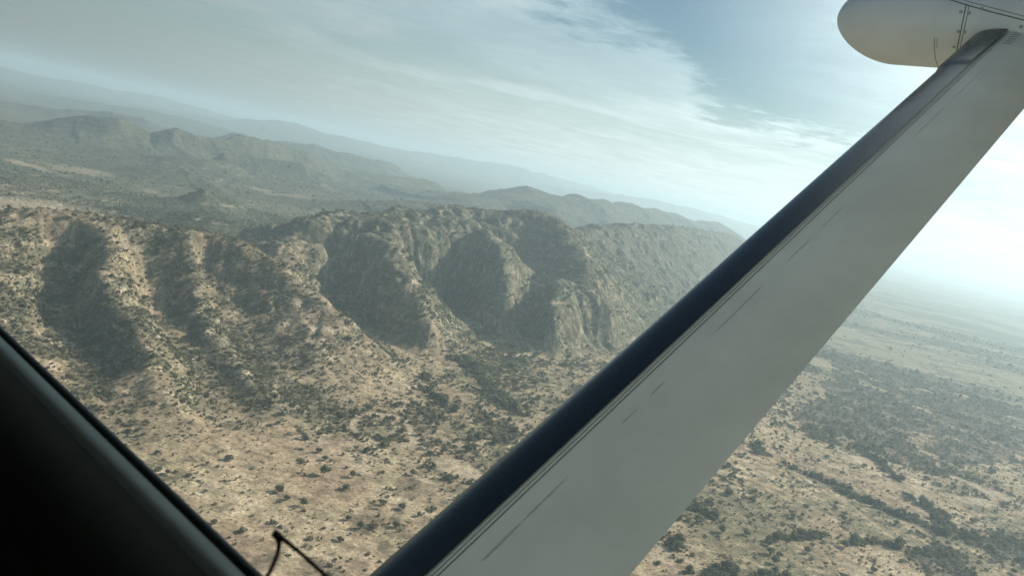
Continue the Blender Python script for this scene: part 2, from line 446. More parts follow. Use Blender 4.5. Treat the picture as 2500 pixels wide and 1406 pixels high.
# ------------------------------------------------------------------ terrain: what grows and lies where
def GP(*q): return [tuple(G(u, v)[:2]) for u, v in q]
def GB(z, *q): return np.array([G(u, v, z)[:2] for u, v in q])
thickets = [GP((1985, 1010), (2030, 868), (2150, 882), (2300, 930), (2520, 1000), (2540, 1130), (2380, 1140), (2250, 1148), (2150, 1122), (2060, 1062)),
            GP((1935, 1045), (1990, 955), (2060, 1062), (2010, 1085)),
            GP((2210, 1360), (2270, 1330), (2350, 1350), (2330, 1420), (2200, 1420)),
            GP((2420, 1310), (2500, 1280), (2560, 1380), (2440, 1390))]
green_lines = [(GB(0, (2060, 1050), (2120, 1110), (2190, 1170), (2260, 1240), (2330, 1290), (2410, 1335)), 13),
               (GB(0, (1830, 1085), (1950, 1150), (2080, 1205), (2200, 1265), (2300, 1300)), 14),
               (GB(0, (1680, 1235), (1770, 1285), (1850, 1310), (1990, 1310), (2130, 1330), (2280, 1345), (2520, 1375)), 9),
               (GB(0, (2040, 868), (2200, 900), (2350, 952), (2520, 990)), 12),
               (GB(0, (1650, 1330), (1700, 1390), (1780, 1406), (1900, 1400)), 10),
               (GB(0, (1042, 915), (1058, 960), (1085, 1003)), 9),
               (GB(0, (1130, 880), (1200, 950), (1240, 985), (1290, 1010)), 16)]
tracks = [(GB(0, (300, 1120), (420, 1150), (560, 1200), (700, 1262), (900, 1330), (1000, 1400)), 2.2), (GB(0, (760, 1060), (830, 1110), (900, 1150), (1010, 1180), (1130, 1190)), 2.5),
          (GB(0, (1640, 1330), (1760, 1345), (1900, 1400)), 2.0), (GB(0, (1850, 1110), (2000, 1190), (2150, 1290), (2320, 1406)), 2.4)]
pale_lines = tracks + [(GB(0, (2070, 1045), (2135, 1105), (2205, 1165), (2275, 1235)), 5),
              (GB(0, (2060, 860), (2215, 893), (2365, 943), (2520, 980)), 9),
              (GB(0, (2100, 820), (2300, 850), (2520, 900)), 16),
              (GB(0, (1980, 960), (2060, 1000), (2110, 1030)), 8)]
pale_spots = [((700, 482), 90, Z_BACK), ((640, 465), 60, Z_BACK), ((760, 486), 50, Z_BACK), ((90, 510), 130, Z_BACK), ((200, 418), 90, Z_BACK), ((60, 405), 60, Z_BACK), ((780, 402), 60, Z_BACK), ((340, 335), 40, Z_BACK + 30)]
red_spots = [((790, 1110), 30), ((820, 1190), 38), ((830, 1080), 30), ((700, 1090), 26), ((1660, 1400), 35), ((1100, 960), 40), ((900, 1390), 20)]
brown_spots = [((1010, 1195), 20), ((900, 1290), 22), ((640, 1350), 16), ((1060, 1150), 16), ((760, 1380), 16), ((1990, 1170), 40)]
apron = GP((-300, 1000), (0, 1010), (330, 1085), (450, 1090), (640, 1050), (780, 1030), (900, 975), (860, 900), (700, 870), (300, 850), (-300, 700))
def fields(x, y, z):
    """plant cover 0..1, soil colour, plant size factor"""
    r = np.hypot(x, y)
    sdx = left_of_foot(x, y)
    basez = Z_BACK * sstep(sdx, 150, 700)
    rise = sstep(z - basez * 0.7, 2.5, 16)
    q_ = in_poly(x + (fbm(x, y, 60, 3, 203) - .5) * 70, y + (fbm(x, y, 60, 3, 207) - .5) * 70, apron)
    rise = np.maximum(rise, .75 * q_)
    back = sstep(sdx, 250, 700) * (1 - rise)
    n_a = fbm(x, y, 140, 4, 101); n_b = fbm(x, y, 34, 4, 111); n_c = fbm(x, y, 9, 3, 121); n_d = fbm(x, y, 420, 4, 131)
    cover = 0.32 + 0.46 * sstep(n_a * 0.45 + n_b * 0.55, 0.46, 0.68)
    cover = cover * (0.75 + 0.25 * sstep(r, 700, 1000))
    hill_cover = 0.42 + 0.55 * sstep(n_b * 0.6 + n_a * 0.4, 0.40, 0.62)
    cover = cover * (1 - rise) + hill_cover * rise
    cover = np.where(back > 0.5, 0.25 + 0.5 * sstep(n_a, .45, .6), cover)
    sand = np.array([.362, .288, .190]); sand2 = np.array([.465, .382, .258]); earth = np.array([.235, .195, .142])
    grass = np.array([.19, .172, .108]); rock = np.array([.250, .200, .134]); ghill = np.array([.135, .130, .088]); gback = np.array([.165, .190, .105])
    red = np.array([.33, .238, .165]); brown = np.array([.185, .145, .10]); pale = np.array([.43, .355, .26]); thick = np.array([.105, .096, .082])
    def mix(a, b, t): return a * (1 - t[:, None]) + b * t[:, None]
    c = np.repeat(sand[None], len(x), 0)
    c = mix(c, sand2, sstep(n_b, .48, .68)); c = mix(c, earth, sstep(n_c * .6 + n_a * .4, .52, .66) * 0.75)
    c = mix(c, grass, sstep(n_a * .6 + n_c * .4, .48, .62) * 0.85)
    c = mix(c, red, sstep(fbm(x, y, 75, 3, 141), .56, .72) * 0.4)
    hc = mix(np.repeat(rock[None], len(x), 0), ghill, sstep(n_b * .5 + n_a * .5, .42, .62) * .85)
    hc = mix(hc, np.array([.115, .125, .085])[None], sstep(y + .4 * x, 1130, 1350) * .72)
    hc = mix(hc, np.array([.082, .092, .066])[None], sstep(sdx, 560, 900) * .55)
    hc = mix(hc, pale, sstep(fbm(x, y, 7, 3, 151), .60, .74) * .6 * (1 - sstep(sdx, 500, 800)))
    band = np.sin(z / 3.6 + 5 * fbm(x, y, 160, 3, 61)); hc = mix(hc, pale * .95, sstep(band, .72, .95) * sstep(fbm(x, y, 22, 3, 153), .5, .66) * .8)
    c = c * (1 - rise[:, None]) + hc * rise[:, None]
    bc = mix(np.repeat(gback[None], len(x), 0), np.array([.215, .205, .13])[None], sstep(n_d, .42, .62))
    c = mix(c, bc, back)
    farplain = (1 - sstep(sdx, -300, 0)) * sstep(r, 1500, 2300)
    st = fbm(x * 0.35 + y * 0.1, y * 1.0, 130, 5, 161)
    fc = mix(np.repeat(np.array([[.235, .215, .135]]), len(x), 0), np.array([.36, .32, .22])[None], sstep(st, .52, .66))
    fc = mix(fc, np.array([.11, .115, .08])[None], 1 - sstep(st, .36, .47))
    mot = fbm(x, y, 70, 4, 221); fc = mix(fc, np.array([.10, .105, .078])[None], sstep(mot, .50, .62) * .8); fc = mix(fc, pale * .9, sstep(fbm(x, y, 38, 3, 223), .62, .74) * .6)
    c = mix(c, fc, farplain * .9)
    cover = np.where(farplain > .5, .15 + .7 * (1 - sstep(st, .38, .55)), cover)
    size = np.ones_like(x)
    near = r < 5000
    xi, yi = x, y
    wob = (n_c - .5)
    wx_, wy_ = x + (fbm(x, y, 40, 3, 171) - .5) * 40, y + (fbm(x, y, 40, 3, 181) - .5) * 40
    nw = fbm(x, y, 230, 3, 231); wash = np.abs(nw - .5) / (1 + 0 * x)
    t = (1 - sstep(wash, .004, .014)) * (1 - rise) * (1 - back) * (1 - sstep(r, 1800, 3000)); c = mix(c, pale, t * .8); cover = cover * (1 - .8 * t)
    t = sstep(wash, .010, .018) * (1 - sstep(wash, .03, .05)) * (1 - rise) * (1 - back); cover = np.clip(cover + .28 * t, 0, 1)
    for (u, v), rad in red_spots:
        q = G(u, v); c = mix(c, red, .5 * (1 - sstep(np.hypot(wx_ - q[0], wy_ - q[1]), rad * .5, rad)))
        cover = cover * (1 - .6 * (1 - sstep(np.hypot(wx_ - q[0], wy_ - q[1]), rad * .5, rad)))
    for (u, v), rad in brown_spots:
        q = G(u, v); c = mix(c, brown, .75 * (1 - sstep(np.hypot(wx_ - q[0], wy_ - q[1]), rad * .6, rad)))
    for (u, v), rad, zz in pale_spots:
        q = G(u, v, zz); t = 1 - sstep(np.hypot((wx_ - q[0]) , (wy_ - q[1]) * .8), rad * .6, rad); c = mix(c, pale * .9, .9 * t); cover = cover * (1 - .7 * t)
    for pl, wd in pale_lines:
        d, _ = seg_dist(wx_, wy_, pl); t = 1 - sstep(d, wd * .4, wd * 1.1); c = mix(c, pale, t * .85); cover = cover * (1 - .8 * t)
    in_thk = np.zeros_like(x)
    for pg in thickets:
        t = in_poly(wx_ + (fbm(x, y, 110, 4, 241) - .5) * 80, wy_ + (fbm(x, y, 110, 4, 243) - .5) * 80, pg).astype(float) * sstep(fbm(x, y, 55, 4, 245), .27, .36)
        in_thk = np.maximum(in_thk, t); pat = sstep(fbm(x, y, 30, 4, 191), .36, .5)
        c = mix(c, thick, t * (.62 + .36 * pat)); cover = np.where(t > .5, .55 + .45 * pat, cover); size = np.where(t > .5, .8, size)
    green = np.zeros_like(x)
    for pl, wd in green_lines:
        d, _ = seg_dist(wx_, wy_, pl); t = 1 - sstep(d, wd * .35, wd * 1.1)
        green = np.maximum(green, t)
    rightside = sstep(x - .30 * y, -20, 60) * (1 - sstep(r, 1150, 1500)); cover = cover * (1 - .45 * rightside * (1 - in_thk))
    green = green * sstep(fbm(x, y, 26, 3, 211), .30, .42)
    cover = np.maximum(cover, green * 1.0); size = size * (1 + .15 * green)
    c = mix(c, np.array([.11, .115, .075])[None], green * .55)
    return np.clip(cover, 0, 1), np.clip(c, .02, .6), size, rise, back, green

tx, ty, tz = TX.ravel(), TY.ravel(), TZ.ravel()
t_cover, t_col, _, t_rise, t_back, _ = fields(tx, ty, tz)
# beyond the reach of single shrubs the plant cover is part of the ground colour
rr = np.hypot(tx, ty)
mixv = sstep(rr, 1300, 2800) * .75 * (.35 + .65 * t_cover)
far_plant = np.array([.082, .088, .058])
t_col = t_col * (1 - mixv[:, None]) + far_plant * mixv[:, None]
dist_dark = sstep(rr, 2500, 6000) * .25
verts = np.concatenate([[[0, 0, 0]], np.stack([tx, ty, tz], 1)])
i, j = np.meshgrid(np.arange(nr - 1), np.arange(na), indexing='ij')
j2 = (j + 1) % na
quads = np.stack([1 + i * na + j, 1 + i * na + j2, 1 + (i + 1) * na + j2, 1 + (i + 1) * na + j], -1).reshape(-1, 4)[:, ::-1]
me = np_mesh("ground", verts, quads)
ca = me.color_attributes.new("soil", 'FLOAT_COLOR', 'POINT')
cols = np.ones((len(verts), 4), np.float32); cols[1:, :3] = t_col; cols[0, :3] = t_col[0]
ca.data.foreach_set('color', cols.ravel())
wa = me.attributes.new("rise", 'FLOAT', 'POINT')
wa.data.foreach_set('value', np.concatenate([[0], t_rise]).astype(np.float32))

def new_mat(name):
    mt = bpy.data.materials.new(name); mt.use_nodes = True
    nt = mt.node_tree; b = nt.nodes['Principled BSDF']
    return mt, nt, b
def node(nt, t, **kw):
    n = nt.nodes.new(t)
    for k, v in kw.items(): setattr(n, k, v)
    return n
gm, nt, b = new_mat("dry savanna ground")
at = node(nt, 'ShaderNodeAttribute', attribute_name='soil')
geo = node(nt, 'ShaderNodeNewGeometry')
def gnoise(scale, detail, rough):
    n = node(nt, 'ShaderNodeTexNoise'); nt.links.new(geo.outputs['Position'], n.inputs['Vector'])
    n.inputs['Scale'].default_value = scale; n.inputs['Detail'].default_value = detail; n.inputs['Roughness'].default_value = rough
    return n.outputs['Fac']
def gmap(x, a, b_, c, d):
    n = node(nt, 'ShaderNodeMapRange', interpolation_type='SMOOTHSTEP'); nt.links.new(x, n.inputs[0])
    for k, q in enumerate((a, b_, c, d)): n.inputs[k + 1].default_value = q
    return n.outputs[0]
def gmath(op, x, y):
    n = node(nt, 'ShaderNodeMath', operation=op)
    for k, q in enumerate((x, y)):
        if isinstance(q, float): n.inputs[k].default_value = q
        else: nt.links.new(q, n.inputs[k])
    return n.outputs[0]
f1 = gmap(gnoise(0.34, 5, .68), .36, .66, .55, 1.40)
f3 = gmap(gnoise(0.085, 7, .68), .47, .60, 1.06, .66)
f2 = gmap(gnoise(0.045, 4, .6), .35, .65, .84, 1.16)
val = gmath('MULTIPLY', gmath('MULTIPLY', f1, f2), f3)
mx = node(nt, 'ShaderNodeMix', data_type='RGBA', blend_type='MULTIPLY')
mx.inputs[0].default_value = 1.0
cc2 = node(nt, 'ShaderNodeCombineColor')
for k in range(3): nt.links.new(val, cc2.inputs[k])
nt.links.new(at.outputs['Color'], mx.inputs[6]); nt.links.new(cc2.outputs[0], mx.inputs[7])
nt.links.new(mx.outputs[2], b.inputs['Base Color'])
b.inputs['Roughness'].default_value = 1.0; b.inputs['Specular IOR Level'].default_value = 0.05
bp = node(nt, 'ShaderNodeBump'); bp.inputs['Strength'].default_value = 0.6; bp.inputs['Distance'].default_value = 1.2
nt.links.new(gnoise(0.22, 6, .65), bp.inputs['Height']); nt.links.new(bp.outputs[0], b.inputs['Normal'])
ground = link("ground", me, None, [gm]); tag(ground, kind='structure')
print("ground", len(verts))

# ------------------------------------------------------------------ shrubs and trees
def leaf_clump(seed, blobs, n, size, flat=0.75):
    """crown of many small leaf-cluster faces spread through a few overlapping lobes (unit crown about 1 m across)"""
    rg = np.random.default_rng(seed)
    V, Fc = [], []
    cum = np.array([b_[3] ** 2 for b_ in blobs]); cum = cum / cum.sum()
    for k in range(n):
        b_ = blobs[rg.choice(len(blobs), p=cum)]
        d = rg.normal(size=3); d /= np.linalg.norm(d)
        rad = b_[3] * (0.55 + 0.5 * rg.random())
        c = np.array(b_[:3]) + d * rad * [1, 1, flat]
        if c[2] < 0.02: c[2] = 0.02 + 0.05 * rg.random()
        nrm = d + rg.normal(size=3) * 0.55; nrm /= np.linalg.norm(nrm)
        a = np.cross(nrm, rg.normal(size=3)); a /= np.linalg.norm(a); bb = np.cross(nrm, a)
        s1, s2 = size * (0.6 + 0.8 * rg.random()), size * (0.5 + 0.6 * rg.random())
        o = len(V)
        V += [c - a * s1, c - bb * s2 * .8, c + a * s1, c + bb * s2]
        Fc.append((o, o + 1, o + 2, o + 3))
    return np.array(V), np.array(Fc)
def trunk_mesh(seed, h, r0, limbs):
    rg = np.random.default_rng(seed); V, Fc = [], []
    def tube(p0, p1, ra, rb, n=5):
        p0, p1 = np.array(p0, float), np.array(p1, float)
        t = p1 - p0; t /= np.linalg.norm(t); a = np.cross(t, [0.3, 0.8, 0.1]); a /= np.linalg.norm(a); b_ = np.cross(t, a)
        o = len(V)
        for p, r_ in ((p0, ra), ((p0 + p1) / 2 + a * ra * .4, (ra + rb) / 2), (p1, rb)):
            for k in range(n): V.append(p + (a * math.cos(6.2832 * k / n) + b_ * math.sin(6.2832 * k / n)) * r_)
        for s in (0, n):
            for k in range(n): Fc.append((o + s + k, o + s + (k + 1) % n, o + s + n + (k + 1) % n, o + s + n + k))
    top = (rg.normal() * .03, rg.normal() * .03, h)
    tube((0, 0, -0.08), top, r0, r0 * .65)
    for k in range(limbs):
        an = 6.28 * k / limbs + rg.random(); L = .26 + .12 * rg.random()
        tube(top, (top[0] + math.cos(an) * L, top[1] + math.sin(an) * L, h + .16 + .14 * rg.random()), r0 * .6, r0 * .2, 4)
    return np.array(V), np.array(Fc)
def plant_mat(name, col, var):
    mt, nt_, b_ = new_mat(name)
    oi = node(nt_, 'ShaderNodeObjectInfo')
    hs = node(nt_, 'ShaderNodeHueSaturation')
    hs.inputs['Color'].default_value = (*col, 1)
    mr = node(nt_, 'ShaderNodeMapRange'); nt_.links.new(oi.outputs['Random'], mr.inputs[0]); mr.inputs[3].default_value = 1 - var; mr.inputs[4].default_value = 1 + var
    ge = node(nt_, 'ShaderNodeNewGeometry')
    mr2 = node(nt_, 'ShaderNodeMapRange'); nt_.links.new(ge.outputs['Random Per Island'], mr2.inputs[0]); mr2.inputs[3].default_value = .72; mr2.inputs[4].default_value = 1.3
    mm = node(nt_, 'ShaderNodeMath', operation='MULTIPLY'); nt_.links.new(mr.outputs[0], mm.inputs[0]); nt_.links.new(mr2.outputs[0], mm.inputs[1])
    nt_.links.new(mm.outputs[0], hs.inputs['Value'])
    mr3 = node(nt_, 'ShaderNodeMapRange'); nt_.links.new(oi.outputs['Random'], mr3.inputs[0]); mr3.inputs[3].default_value = .485; mr3.inputs[4].default_value = .512
    nt_.links.new(mr3.outputs[0], hs.inputs['Hue'])
    nt_.links.new(hs.outputs[0], b_.inputs['Base Color'])
    b_.inputs['Roughness'].default_value = .9; b_.inputs['Specular IOR Level'].default_value = .1
    tr = node(nt_, 'ShaderNodeBsdfTranslucent'); ms = node(nt_, 'ShaderNodeMixShader'); ms.inputs[0].default_value = .35
    nt_.links.new(hs.outputs[0], tr.inputs['Color']); nt_.links.new(b_.outputs[0], ms.inputs[1]); nt_.links.new(tr.outputs[0], ms.inputs[2])
    nt_.links.new(ms.outputs[0], nt_.nodes['Material Output'].inputs['Surface'])
    return mt
m_dark = plant_mat("dark evergreen leaves", (.135, .145, .090), .25)
m_olive = plant_mat("dusty olive leaves", (.19, .182, .115), .3)
m_grey = plant_mat("grey leafless twigs", (.23, .20, .155), .25)
m_bark, _, b_ = new_mat("grey brown bark"); b_.inputs['Base Color'].default_value = (.12, .095, .07, 1); b_.inputs['Roughness'].default_value = 1
# kinds of plant: (crown lobes x,y,z,r ; faces ; face size ; trunk height ; material)
KINDS = [
    ('dark', [(0, 0, .55, .34), (.22, .1, .45, .28), (-.2, .12, .48, .27), (.02, -.22, .42, .28), (.05, .02, .72, .22)], 260, .085, .26, m_dark),
    ('dark', [(0, 0, .42, .34), (.26, -.06, .36, .26), (-.24, -.1, .33, .27), (-.05, .25, .35, .24)], 240, .085, .2, m_dark),
    ('olive', [(0, 0, .34, .32), (.24, .14, .3, .25), (-.25, .05, .27, .24), (.05, -.26, .25, .22)], 210, .085, .14, m_olive),
    ('olive', [(0, 0, .58, .22), (.26, .04, .6, .2), (-.24, .1, .62, .2), (.02, -.25, .57, .18), (.0, .26, .6, .17)], 200, .075, .42, m_olive),
    ('olive', [(.05, 0, .28, .3), (-.2, .16, .22, .24), (.2, -.2, .2, .2)], 150, .085, .1, m_olive),
    ('grey', [(0, 0, .34, .34), (.2, .2, .3, .25), (-.22, -.1, .28, .25)], 120, .06, .14, m_grey),
    ('grey', [(0, 0, .24, .32), (.22, -.1, .2, .22)], 90, .07, .08, m_grey),
]
crown_me, trunk_me, whole_me = [], [], []
for k, (nm, bl, n, sz, th, mt) in enumerate(KINDS):
    v, f = leaf_clump(50 + k, bl, n, sz)
    cm = np_mesh("crown", v, f, False); cm.materials.append(mt); crown_me.append(cm)
    tv, tf = trunk_mesh(80 + k, th, .035, 4)
    tm = np_mesh("trunk", tv, tf); tm.materials.append(m_bark); trunk_me.append(tm)
    v2, f2 = leaf_clump(50 + k, bl, n // 3, sz * 1.6)
    wm_ = np_mesh("shrub", np.concatenate([v2, tv]), np.concatenate([f2, tf + len(v2)]), False)
    wm_.materials.append(mt); wm_.materials.append(m_bark)
    mi = np.zeros(len(f2) + len(tf), np.int32); mi[len(f2):] = 1
    wm_.polygons.foreach_set('material_index', mi); whole_me.append(wm_)

rng = np.random.default_rng(12)
def sample(n, r0, r1):
    """random spots in the sector of view, even over the ground"""
    r = np.sqrt(rng.random(n) * (r1 * r1 - r0 * r0) + r0 * r0); a = R(-39) + R(79) * rng.random(n)
    return r * np.sin(a), r * np.cos(a)
xs, ys, ss = [], [], []
for n, r0, r1, sc in ((210000, 500, 1400, 1.0), (150000, 1400, 2300, 1.12), (70000, 2300, 4200, 1.6)):
    x, y = sample(n, r0, r1)
    xs.append(x); ys.append(y); ss.append(np.full(n, sc))
px, py, ps = np.concatenate(xs), np.concatenate(ys), np.concatenate(ss)
rr = np.hypot(px, py)
ring = np.searchsorted(rs[1:], rr) - 1
pz = terrain(px, py)
cov, _, psz, prise, pback, pgreen = fields(px, py, pz)
keep = rng.random(len(px)) < cov ** 1.5 * np.where(rr < 1400, .62, .6)
u, v, w = project(np.stack([px, py, pz], 1))
keep &= (u > -120) & (u < 2620) & (v < 1500)
px, py, pz, ps, rr, prise, pgreen, psz, cov, u, v, w = [q[keep] for q in (px, py, pz, ps, rr, prise, pgreen, psz, cov, u, v, w)]
n = len(px)
size_hill = 1.6 + 2.1 * rng.random(n) ** 1.7 + 5.0 * rng.random(n) ** 9
size_plain = 1.5 + (1.2 + 3.6 * sstep(cov, .25, .6)) * rng.random(n) ** 2 + 6.0 * rng.random(n) ** 8
size = (size_hill * prise + size_plain * (1 - prise)) * ps * psz
lush = rng.random(n) < .16 + .65 * pgreen
kind = np.where(lush, rng.choice([0, 1, 2, 3], n, p=[.35, .25, .2, .2]), rng.choice([2, 3, 4, 5, 6, 1], n, p=[.26, .12, .24, .16, .14, .08]))
size = np.where(kind >= 4, size * .8, np.where(kind <= 1, size * 1.12, size))
size = size * np.where(pgreen > .5, 1.1, 1.0)
# a few that stand out in the photograph, placed by where they stand on the plain
SPECIAL = [((790, 1160), 13.0, 0), ((944, 1082), 8.0, 0), ((985, 1152), 4.8, 3), ((970, 1151), 4.2, 3), ((748, 1075), 7.5, 1), ((1064, 990), 11, 0), ((1052, 950), 10, 1), ((1080, 1000), 9, 0),
           ((1775, 1390), 15, 0), ((1735, 1400), 11, 1), ((1880, 1352), 12, 0), ((1875, 1330), 10, 1), ((1890, 1375), 10, 0), ((1760, 1300), 11, 0), ((1822, 1305), 10, 1), ((1970, 1350), 9, 0),
           ((2060, 1335), 12, 0), ((2110, 1330), 10, 1), ((860, 1165), 9, 0), ((845, 1195), 10, 1), ((740, 1235), 9, 0), ((700, 1220), 7, 1), ((880, 1290), 9, 0), ((830, 1320), 8, 1), ((1245, 1075), 8, 0)]
sp = np.array([G(q[0], q[1])[:2] for q, _, _ in SPECIAL])
px = np.concatenate([sp[:, 0], px]); py = np.concatenate([sp[:, 1], py])
pz = np.concatenate([terrain(sp[:, 0], sp[:, 1]), pz]); rr = np.hypot(px, py)
size = np.concatenate([[q[1] * .85 for q in SPECIAL], size]); kind = np.concatenate([[q[2] for q in SPECIAL], kind])
prise = np.concatenate([np.zeros(len(sp)), prise]); pgreen = np.concatenate([np.ones(len(sp)), pgreen])
n = len(px)
u, v, w = project(np.stack([px, py, pz], 1))
# in view: inside the frame, clear of the strut and of the window sill
def strut_clear(u, v):
    q = (u - 905) * .665 + (v - 1406) * .747
    q2 = (u - 1535) * .763 + (v - 1406) * .646
    return (q < -25) | (q2 > 25)
clear = (u > 8) & (u < 2492) & (v < 1395) & strut_clear(u, v) & (v < 800 + u * .947 - 30)
app = np.where(clear & (rr < 2200), size / w, 0)
order = np.argsort(-app)
single = order[:300]
mask = np.ones(n, bool); mask[single] = False
rot = rng.random(n) * 6.2832
print("plants", n, "smallest single px", app[single[-1]] * FPX)

def tree_words(k):
    nm = KINDS[kind[k]][0]
    look = {'dark': 'dark green', 'olive': 'dusty olive', 'grey': 'grey twiggy'}[nm]
    s = size[k]
    big = 'large' if s > 8.5 else 'mid sized' if s > 5.5 else 'small'
    uu, vv = u[k], v[k]
    if (uu - 905) * .665 + (vv - 1406) * .747 < 0:
        if prise[k] > .4: where = 'on the slope of the near hill'
        elif vv > 1250: where = 'low between window sill and strut'
        elif vv > 1080: where = 'on sand below the near hill'
        else: where = 'at the dark escarpment foot'
        side = ' near the strut' if (uu - 905) * .665 + (vv - 1406) * .747 > -130 else ''
    else:
        if vv > 1280: where = 'on pale ground at the lower right'
        elif vv > 1130: where = 'by wooded stream beds at right'
        else: where = 'by the dark thicket at right'
        side = ''
    shp = 'round bush' if KINDS[kind[k]][4] < .25 else 'flat topped tree'
    return f"{big} {look} {shp} {where}{side}", f"{look} {shp}es {where}{side}"
for k in single:
    lab, grp = tree_words(k)
    kd = int(kind[k])
    root = bpy.data.objects.new("acacia_tree" if KINDS[kd][4] >= .25 else "savanna_bush", None)
    COL.objects.link(root)
    root.location = (px[k], py[k], pz[k] - .05); root.rotation_euler = (0, 0, rot[k])
    hs = size[k] * (.85 + .3 * rng.random())
    root.scale = (size[k], size[k] * (.85 + .3 * rng.random()), hs)
    tag(root, lab, "tree" if KINDS[kd][4] >= .25 else "bush", grp)
    for nm, msh in (("crown", crown_me[kd]), ("trunk", trunk_me[kd])):
        o = bpy.data.objects.new(nm, msh); COL.objects.link(o); o.parent = root

# the rest of the scrub: one object
ii = np.where(mask)[0]
pm = bpy.data.meshes.new("scrub")
pm.vertices.add(len(ii))
pm.vertices.foreach_set('co', np.stack([px[ii], py[ii], pz[ii] - .05], 1).astype(np.float32).ravel())
sv = np.stack([size[ii] * (.75 + .5 * rng.random(len(ii))), size[ii] * (.75 + .5 * rng.random(len(ii))), size[ii] * (.65 + .6 * rng.random(len(ii)))], 1)
sa = pm.attributes.new("size", 'FLOAT_VECTOR', 'POINT'); sa.data.foreach_set('vector', sv.astype(np.float32).ravel())
for nm, ty_, val_ in (("turn", 'FLOAT', rot[ii].astype(np.float32)), ("pick", 'INT', kind[ii].astype(np.int32))):
    a_ = pm.attributes.new(nm, ty_, 'POINT'); a_.data.foreach_set('value', val_)
scrub = link("scrub", pm); tag(scrub, "olive and grey scrub scattered over plain and hills", "scrub", kind='stuff')
ng = bpy.data.node_groups.new("scatter scrub", 'GeometryNodeTree')
ng.interface.new_socket("Geometry", in_out='INPUT', socket_type='NodeSocketGeometry')
ng.interface.new_socket("Geometry", in_out='OUTPUT', socket_type='NodeSocketGeometry')
def gn(t, **kw):
    n_ = ng.nodes.new(t)
    for k_, v_ in kw.items(): setattr(n_, k_, v_)
    return n_
gi, go = gn('NodeGroupInput'), gn('NodeGroupOutput')
coll = bpy.data.collections.new("shrub kinds")
for k, msh in enumerate(whole_me):
    o = bpy.data.objects.new("shrub_kind_%d" % k, msh); coll.objects.link(o)
ci = gn('GeometryNodeCollectionInfo'); ci.inputs['Collection'].default_value = coll
ci.inputs['Separate Children'].default_value = True; ci.inputs['Reset Children'].default_value = True
def gattr(nm, dt):
    a_ = gn('GeometryNodeInputNamedAttribute', data_type=dt); a_.inputs['Name'].default_value = nm
    return a_.outputs['Attribute']
ip = gn('GeometryNodeInstanceOnPoints'); ip.inputs['Pick Instance'].default_value = True
m2p = gn('GeometryNodeMeshToPoints')
cx_ = gn('ShaderNodeCombineXYZ')
ng.links.new(gi.outputs[0], m2p.inputs['Mesh']); ng.links.new(m2p.outputs[0], ip.inputs['Points'])
ng.links.new(ci.outputs[0], ip.inputs['Instance'])
ng.links.new(gattr("pick", 'INT'), ip.inputs['Instance Index'])
ng.links.new(gattr("turn", 'FLOAT'), cx_.inputs[2])
e2r = gn('FunctionNodeEulerToRotation'); ng.links.new(cx_.outputs[0], e2r.inputs[0]); ng.links.new(e2r.outputs[0], ip.inputs['Rotation'])
ng.links.new(gattr("size", 'FLOAT_VECTOR'), ip.inputs['Scale'])
ng.links.new(ip.outputs[0], go.inputs[0])
md = scrub.modifiers.new("scatter", 'NODES'); md.node_group = ng

# ------------------------------------------------------------------ hazy air
hv = []
x0, x1, y0, y1, z0, z1 = -61500, 61500, -61500, 61500, float(TZ.min()) - 1.5, max(float(TZ.max()), H) + 40
for q in ((x0, y0, z0), (x1, y0, z0), (x1, y1, z0), (x0, y1, z0), (x0, y0, z1), (x1, y0, z1), (x1, y1, z1), (x0, y1, z1)): hv.append(q)
hm_ = np_mesh("haze", hv, [(3, 2, 1, 0), (4, 5, 6, 7), (0, 1, 5, 4), (1, 2, 6, 5), (2, 3, 7, 6), (3, 0, 4, 7)], False)
mt = bpy.data.materials.new("hazy air"); mt.use_nodes = True; nt = mt.node_tree; nt.nodes.clear()
pv = node(nt, 'ShaderNodeVolumePrincipled'); mo = node(nt, 'ShaderNodeOutputMaterial')
pv.inputs['Color'].default_value = (.67, .87, .98, 1); pv.inputs['Density'].default_value = 1.3e-4; pv.inputs['Anisotropy'].default_value = .35
nt.links.new(pv.outputs[0], mo.inputs['Volume'])
haze = link("haze", hm_, None, [mt]); tag(haze, kind='stuff')
print("haze top", z1)

